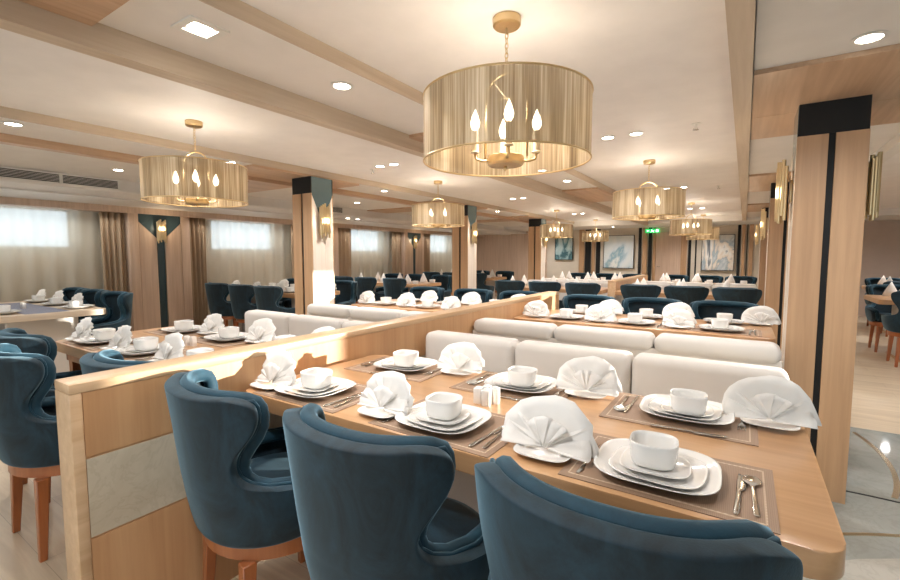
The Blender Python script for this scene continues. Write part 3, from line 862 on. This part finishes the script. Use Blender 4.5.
def napkin_proto(name, seed, spread=178, R=0.118):
    rnd = random.Random(seed); bm = bm_new()
    def fan(R, a0, a1, N, tilt, y0, z0, dep):
        rows = []; m = 2*N; amp = [0.25+1.1*rnd.random() for _ in range(m+1)]; jit = [rnd.uniform(-0.3, 0.3) for _ in range(m+1)]
        for rr in (0.06, 0.45, 0.8, 1.0):
            row = []
            for i in range(m+1):
                t = (i+(jit[i] if 0 < i < m else 0))/m; a = math.radians(a0+(a1-a0)*t)
                Rr = R*rr*(1+(0.07*abs(math.sin(PI*N*t/3.0)) if rr == 1.0 else 0))
                d = dep*rr*(1 if i % 2 else -1)*amp[i]
                x = Rr*math.sin(a); h = Rr*math.cos(a)
                y = y0+h*math.sin(tilt)+d*math.cos(tilt); z = z0+h*math.cos(tilt)-d*math.sin(tilt)*0.5
                row.append(bm.verts.new((x+rnd.uniform(-1, 1)*0.0015, y, max(z, 0.013))))
            rows.append(row)
        for p, q in zip(rows[:-1], rows[1:]):
            for i in range(m): bm.faces.new((p[i], p[i+1], q[i+1], q[i]))
    fan(R, -spread/2, spread/2, 7, 0.32, 0.012, 0.018, 0.008)
    fan(R*0.93, -100, -15, 5, 0.62, -0.006, 0.016, 0.006)
    fan(R*0.9, 20, 104, 5, 0.62, -0.006, 0.016, 0.006)
    fan(R*0.62, -40, 45, 4, 0.25, -0.014, 0.015, 0.005)
    o = obj(name, bm, 'linen', None, True, 60)
    md = o.modifiers.new('cloth', 'SOLIDIFY'); md.thickness = 0.0022
    return o
NAP = [napkin_proto('napkin', 1), napkin_proto('napkin', 2, 165, 0.112), napkin_proto('napkin', 3, 190, 0.122)]
def cone_napkin():
    bm = bm_new(); m = 14; rows = []
    for k, (rr, z) in enumerate(((1.0, 0.0), (0.72, 0.07), (0.38, 0.13), (0.03, 0.19))):
        rows.append([bm.verts.new((0.075*rr*math.sin(PI*2*i/m)*(1.15 if i % 2 else 0.9), 0.05*rr*math.cos(PI*2*i/m), z)) for i in range(m)])
    for p, q in zip(rows[:-1], rows[1:]):
        for i in range(m): bm.faces.new((p[i], p[(i+1) % m], q[(i+1) % m], q[i]))
    o = obj('napkin', bm, 'linen', None, True, 60); o.name = 'peaked_napkin'
    md = o.modifiers.new('cloth', 'SOLIDIFY'); md.thickness = 0.002; return o
CONE = cone_napkin()
def spoon_proto():
    r = bm_new(); rings = []
    seg = 12
    for y, w, h, z in ((-0.09, 0.004, 0.0012, 0.002), (-0.085, 0.006, 0.0014, 0.002), (-0.03, 0.0042, 0.0014, 0.003), (0.03, 0.003, 0.0016, 0.006), (0.045, 0.006, 0.0014, 0.005), (0.055, 0.016, 0.0012, 0.003), (0.07, 0.021, 0.001, 0.0018), (0.085, 0.018, 0.001, 0.002), (0.096, 0.008, 0.001, 0.004), (0.099, 0.001, 0.0006, 0.0045)):
        rings.append([(w*math.cos(2*PI*i/seg), y, z+h*math.sin(2*PI*i/seg)+(abs(math.cos(2*PI*i/seg))**2)*w*0.18) for i in range(seg)])
    loft(r, rings); return obj('spoon', r, 'steel', None, True)
def knife_proto():
    bm = bm_new(); seg = 10; rings = []
    for y, w, h, cx in ((-0.1, 0.004, 0.002, 0), (-0.09, 0.006, 0.003, 0), (0.0, 0.005, 0.0026, 0), (0.012, 0.0045, 0.0018, 0), (0.022, 0.009, 0.0012, 0.003), (0.06, 0.010, 0.001, 0.003), (0.09, 0.008, 0.0009, 0.001), (0.102, 0.002, 0.0006, -0.004)):
        rings.append([(cx+w*math.cos(2*PI*i/seg), y, 0.0032+h*math.sin(2*PI*i/seg)) for i in range(seg)])
    loft(bm, rings); return obj('butter_knife', bm, 'steel', None, True)
def fork_proto():
    bm = bm_new(); seg = 8; rings = []
    for y, w, h, z in ((-0.09, 0.004, 0.0012, 0.002), (-0.085, 0.0055, 0.0014, 0.002), (-0.02, 0.0035, 0.0014, 0.004), (0.03, 0.003, 0.0014, 0.007), (0.045, 0.009, 0.0011, 0.006), (0.055, 0.0115, 0.001, 0.004)):
        rings.append([(w*math.cos(2*PI*i/seg), y, z+h*math.sin(2*PI*i/seg)) for i in range(seg)])
    loft(bm, rings)
    for k in range(4):
        x = -0.0095+k*0.0063; add_tube(bm, [(x, 0.053, 0.004), (x, 0.075, 0.0028), (x, 0.097, 0.006)], [0.0016, 0.0014, 0.0007], 6)
    return obj('fork', bm, 'steel', None, True)
SP, KN, FK = spoon_proto(), knife_proto(), fork_proto()
def mat_proto():
    r = empty('placemat')
    box('woven_field', 'mat', -0.215, 0.215, -0.15, 0.15, 0.0, 0.0018, r)
    bm = bm_new()
    for s in (-1, 1):
        add_box(bm, s*0.195-0.002, s*0.195+0.002, -0.13, 0.13, 0.0018, 0.0022); add_box(bm, -0.195, 0.195, s*0.13-0.003, s*0.13+0.003, 0.0018, 0.0022)
    obj('border_stripe', bm, 'matline', r); return r
MAT = mat_proto()
def shaker_proto():
    r = empty('shaker')
    bm = bm_new(); rings = []
    for k, z in ((0.92, 0), (1, 0.002), (1, 0.045), (0.96, 0.054), (0.7, 0.057)): rings.append([(x, y, z) for x, y in superellipse(0.0155*k, 0.0155*k, 5, 24)])
    loft(bm, rings); obj('shaker_body', bm, 'china', r, True, 40)
    bm = bm_new(); add_lathe(bm, [(0.0105, 0.0565), (0.0095, 0.0585), (0.001, 0.059)], 16); obj('shaker_top', bm, 'white', r, True)
    return r
SHK = shaker_proto()
from collections import Counter
cnt = Counter()
def lab(what, where):
    return ' '.join((what + ' ' + where).split()[:16])
def setting(x, y, face, where, lvl=3, z=0.75, nap=0, jig=0.0, napx=0.225, mat_dx=0.0):
    """face +1: the diner sits on the viewer side. lvl 3 full, 2 plates+napkin+cutlery, 1 plate+cup+napkin, 0 napkin"""
    rz = (0 if face > 0 else PI)+jig
    c, s = math.cos(rz), math.sin(rz)
    def P(u, v, h): return (x+u*c-v*s, y+u*s+v*c, z+h)
    if lvl >= 2: place(MAT, P(0.02+mat_dx, 0.015, 0.0003), rz, lab('brown woven placemat with pale border', where), 'placemat', 'woven placemats')
    if lvl >= 1:
        place(PL_D, P(0, 0, 0.003), rz+0.04, lab('white soft-square dinner plate', where), 'plate', 'dinner plates')
        place(PL_S, P(0.004, -0.004, 0.0095), rz-0.05, lab('white middle plate of the stack', where), 'plate', 'middle plates')
        place(PL_C, P(-0.002, 0.0, 0.0145), rz+0.08, lab('white saucer under the cup', where), 'saucer', 'saucers')
        place(CUP, P(-0.008, 0.012, 0.0185), rz+0.1, lab('white soft-square cup', where), 'cup', 'cups')
    if lvl >= 1:
        place(PL_B, P(-napx, -0.045, 0.003), rz, lab('small white bread plate under the fan napkin', where), 'plate', 'bread plates')
    big = (1.06, 1.03, 1.0) if lvl == 3 and face > 0 and nap == 2 else None
    place(NAP[nap], P(-napx, -0.045, 0.0055 if lvl >= 1 else 0.001), (jig if face > 0 else jig+0.1)*1.0, lab('white fan-folded napkin', where), 'napkin', 'fan napkins', scale=big)
    if lvl >= 2:
        place(SP, P(0.195, -0.005, 0.0025), rz+0.05, lab('polished steel spoon right of the plates', where), 'spoon', 'spoons')
        place(KN, P(0.168, -0.01, 0.0025), rz-0.04, lab('polished butter knife right of the plates', where), 'knife', 'butter knives')
    if lvl >= 3 and face < 0: place(KN, P(-0.02, 0.158, 0.0025), rz+PI/2+0.08, lab('polished table knife lying in front of the plates', where), 'knife', 'table knives')
    if lvl >= 3:
        place(FK, P(-0.155, -0.02, 0.0025), rz, lab('polished steel fork left of the plates', where), 'fork', 'forks')
T = 'on the front table,'
setting(-1.357, 1.135, 1, 'at near left seat of front table', 3, nap=0, jig=0.02, napx=0.2)
setting(-0.765, 1.135, 1, 'at near middle seat of front table', 3, nap=1, jig=-0.03, napx=0.215)
setting(-0.158, 1.145, 1, 'at near right seat of front table', 3, nap=2, jig=0.0, napx=0.262)
setting(-1.30, 1.615, -1, 'at far left seat of front table', 3, nap=1, jig=0.03, napx=0.26)
setting(-0.72, 1.62, -1, 'at far middle seat of front table', 3, nap=0, jig=-0.02, napx=0.245)
setting(-0.142, 1.625, -1, 'at far right seat of front table', 3, nap=2, jig=0.0, napx=0.225)
for i, (sx, sy) in enumerate(((-0.772, 1.365), (-0.735, 1.357), (-0.757, 1.40), (-0.72, 1.395))):
    place(SHK, (sx, sy, 0.75), 0.2, 'white porcelain shaker, %s of the four on the front table' % ('near left', 'near right', 'far left', 'far right')[i], 'shaker', 'porcelain shakers')
# left booth
for x, w, n in ((-3.22, 'left', 0), (-2.68, 'middle', 1), (-2.13, 'right', 2)):
    setting(x, 1.10, 1, 'at near %s seat of left booth table' % w, 2, nap=n, napx=0.21)
    setting(x+0.02, 1.57, -1, 'at far %s seat of left booth table' % w, 2, nap=(n+1) % 3, napx=0.23)
for i, (sx, sy) in enumerate(((-2.70, 1.33), (-2.65, 1.34))):
    place(SHK, (sx, sy, 0.75), 0.1, 'white porcelain shaker, %s of the pair on left booth table' % ('left', 'right')[i], 'shaker', 'porcelain shakers')
# second right booth
for x, w, n in ((-1.22, 'left', 0), (-0.68, 'middle', 2), (-0.12, 'right', 1)):
    setting(x, 3.64, 1, 'at near %s seat of second right booth' % w, 2, nap=n, napx=0.26)
    setting(x, 4.04, -1, 'at far %s seat of second right booth' % w, 1, nap=(n+1) % 3, napx=0.24)
for x, w, n in ((-3.2, 'left', 0), (-2.65, 'middle', 2), (-2.1, 'right', 1)):
    setting(x, 3.64, 1, 'at near %s seat of second left booth' % w, 1, nap=n, napx=0.25)
    setting(x, 4.04, -1, 'at far %s seat of second left booth' % w, 1, nap=(n+1) % 3, napx=0.24)
# window tables
bm = bm_new(); add_box(bm, -0.7, 0.7, -0.16, 0.16, 0, 0.002); o = obj('table_runner', bm, 'mattblue'); o.location = (-6.05, 1.42, 0.75)
tag(o, 'grey blue runner along the far left window table', 'table runner')
for x, w, n in ((-6.65, 'left', 0), (-6.1, 'middle', 1), (-5.55, 'right', 2)):
    setting(x, 1.15, 1, 'at near %s seat of far left window table' % w, 1, nap=n, napx=0.2, z=0.7505)
    setting(x, 1.70, -1, 'at far %s seat of far left window table' % w, 1, nap=(n+1) % 3, napx=-0.21, z=0.7505)
for i, sx in enumerate((-6.0, -5.955)):
    place(SHK, (sx, 1.40, 0.752), 0.1, 'white porcelain shaker, %s of the pair on far left window table' % ('left', 'right')[i], 'shaker', 'porcelain shakers')
for x, w, n in ((-6.5, 'left', 0), (-5.95, 'middle', 1), (-5.4, 'right', 2)):
    setting(x, 4.1, 1, 'at near %s seat of window table by left pillar' % w, 1, nap=n, napx=0.2)
    setting(x, 4.6, -1, 'at far %s seat of window table by left pillar' % w, 1, nap=n, napx=0.2)
def cones(x0, x1, ys, n, where):
    for r_, y in enumerate(ys):
        for k in range(n):
            x = x0+(x1-x0)*k/(n-1)
            nm = ['left', 'middle', 'right'][k] if n == 3 else 'seat %d' % (k+1)
            place(CONE, (x, y, 0.751), 0.2*k, lab('white peaked napkin', '%s %s on %s' % ('near' if r_ == 0 else 'far', nm, where)), 'napkin', 'peaked napkins')
            place(CUP, (x+0.2, y+(-0.02 if r_ == 0 else 0.02), 0.751), 0.1, lab('white cup', '%s %s on %s' % ('near' if r_ == 0 else 'far', nm, where)), 'cup', 'cups')
cones(-1.3, -0.2, (7.0, 7.48), 3, 'third right booth table')
cones(-3.3, -2.2, (7.0, 7.48), 3, 'third left booth table')
cones(-1.3, -0.2, (9.5, 9.95), 3, 'farthest right booth table')
cones(-3.3, -2.2, (9.5, 9.95), 3, 'farthest left booth table')
cones(-6.5, -5.3, (6.65, 7.15), 3, 'window table past left pillar')
cones(-6.5, -5.3, (9.55, 10.05), 3, 'farthest window table')
cones(1.6, 2.7, (7.42, 7.98), 3, 'right edge table')
cones(2.0, 3.1, (10.1, 10.5), 3, 'farther right hand table')

# ------------------------------------------------------------------ chairs in place
for x, rz_, w in ((-1.352, -0.2, 'leftmost of the three front chairs, beside the partition'), (-0.755, -0.02, 'middle of the three front chairs'), (-0.178, 0.0, 'rightmost of the three front chairs, nearest the viewer')):
    chair(x, 0.675, 1, 'teal velvet chair, ' + w, rz_)
for x, yb_, w in ((-3.14, 0.64, 'leftmost at the left booth, cut by photo edge'), (-2.585, 0.48, 'at the left booth, wooden legs showing left of partition'), (-2.03, 0.68, 'just behind the partition at the left booth')):
    chair(x, yb_, 1, 'teal velvet chair, ' + w)
def row(xs, yb, face, where):
    ws = ('left', 'middle', 'right') if len(xs) == 3 else ('left', 'right')
    for x, w in zip(xs, ws): chair(x, yb, face, lab('teal velvet chair, %s of %s' % (w, where), ''))
row((-1.28, -0.70, -0.13), 4.56, -1, 'the row across the second right booth table')
row((-3.33, -2.66, -2.05), 4.66, -1, 'the row across the second left booth table')
row((-1.19, -0.63, -0.07), 6.52, 1, 'the row this side of third right booth')
row((-3.17, -2.58, -1.99), 6.52, 1, 'the row this side of third left booth')
row((-1.2, -0.6, -0.05), 10.45, -1, 'the farthest right row by the end wall')
row((-3.17, -2.58, -1.99), 10.45, -1, 'the farthest left row by the end wall')
row((-6.87, -6.28, -5.69), 2.18, -1, 'three beyond the far left window table')
row((-6.45, -5.85, -5.25), 3.55, 1, 'three this side of second window table')
row((-6.45, -5.85, -5.25), 5.1, -1, 'three beyond the second window table')
row((-6.5, -5.9, -5.2), 6.05, 1, 'three this side of third window table')
row((-6.5, -5.9, -5.2), 7.75, -1, 'three beyond the third window table')
row((-6.5, -5.9, -5.2), 9.0, 1, 'three this side of farthest window table')
row((-6.5, -5.9, -5.2), 10.65, -1, 'three beyond the farthest window table')
row((1.68, 2.3, 2.9), 6.95, 1, 'three this side of right edge table')
row((1.68, 2.3, 2.9), 8.45, -1, 'three beyond the right edge table')
row((2.1, 2.7, 3.3), 9.55, 1, 'three this side of farther right table')
row((2.1, 2.7, 3.3), 11.05, -1, 'three beyond the farther right table')

# ------------------------------------------------------------------ daylight
w = bpy.data.worlds.new('daylight'); SC.world = w; w.use_nodes = True
bg = w.node_tree.nodes['Background']; bg.inputs[0].default_value = (0.74, 0.89, 1.0, 1); bg.inputs[1].default_value = 1.25
d = Vector((-0.838, -0.545, -0.072)).normalized()
s = light('SUN', 'low_sun', (8, 8, 3), 7.5, (1, 0.95, 0.86), 0.6)
s.rotation_euler = d.to_track_quat('-Z', 'Y').to_euler()

# ------------------------------------------------------------------ camera
f_px, cyh = 450.0, 34.0
tilt = math.atan(cyh/f_px); yaw = math.atan(295*math.cos(tilt)/f_px)
cam = bpy.data.cameras.new('camera'); co = bpy.data.objects.new('camera', cam); COL.objects.link(co)
cam.sensor_width = 36; cam.sensor_fit = 'HORIZONTAL'; cam.lens = f_px/900*36; cam.clip_start = 0.02
co.location = (0, 0, 1.27); co.rotation_euler = (PI/2-tilt, 0, yaw)
SC.camera = co
SC.view_settings.view_transform = 'Standard'; SC.view_settings.look = 'None'
SC.view_settings.gamma = 1; SC.view_settings.use_curve_mapping = False
SC.view_settings.exposure = 0.72
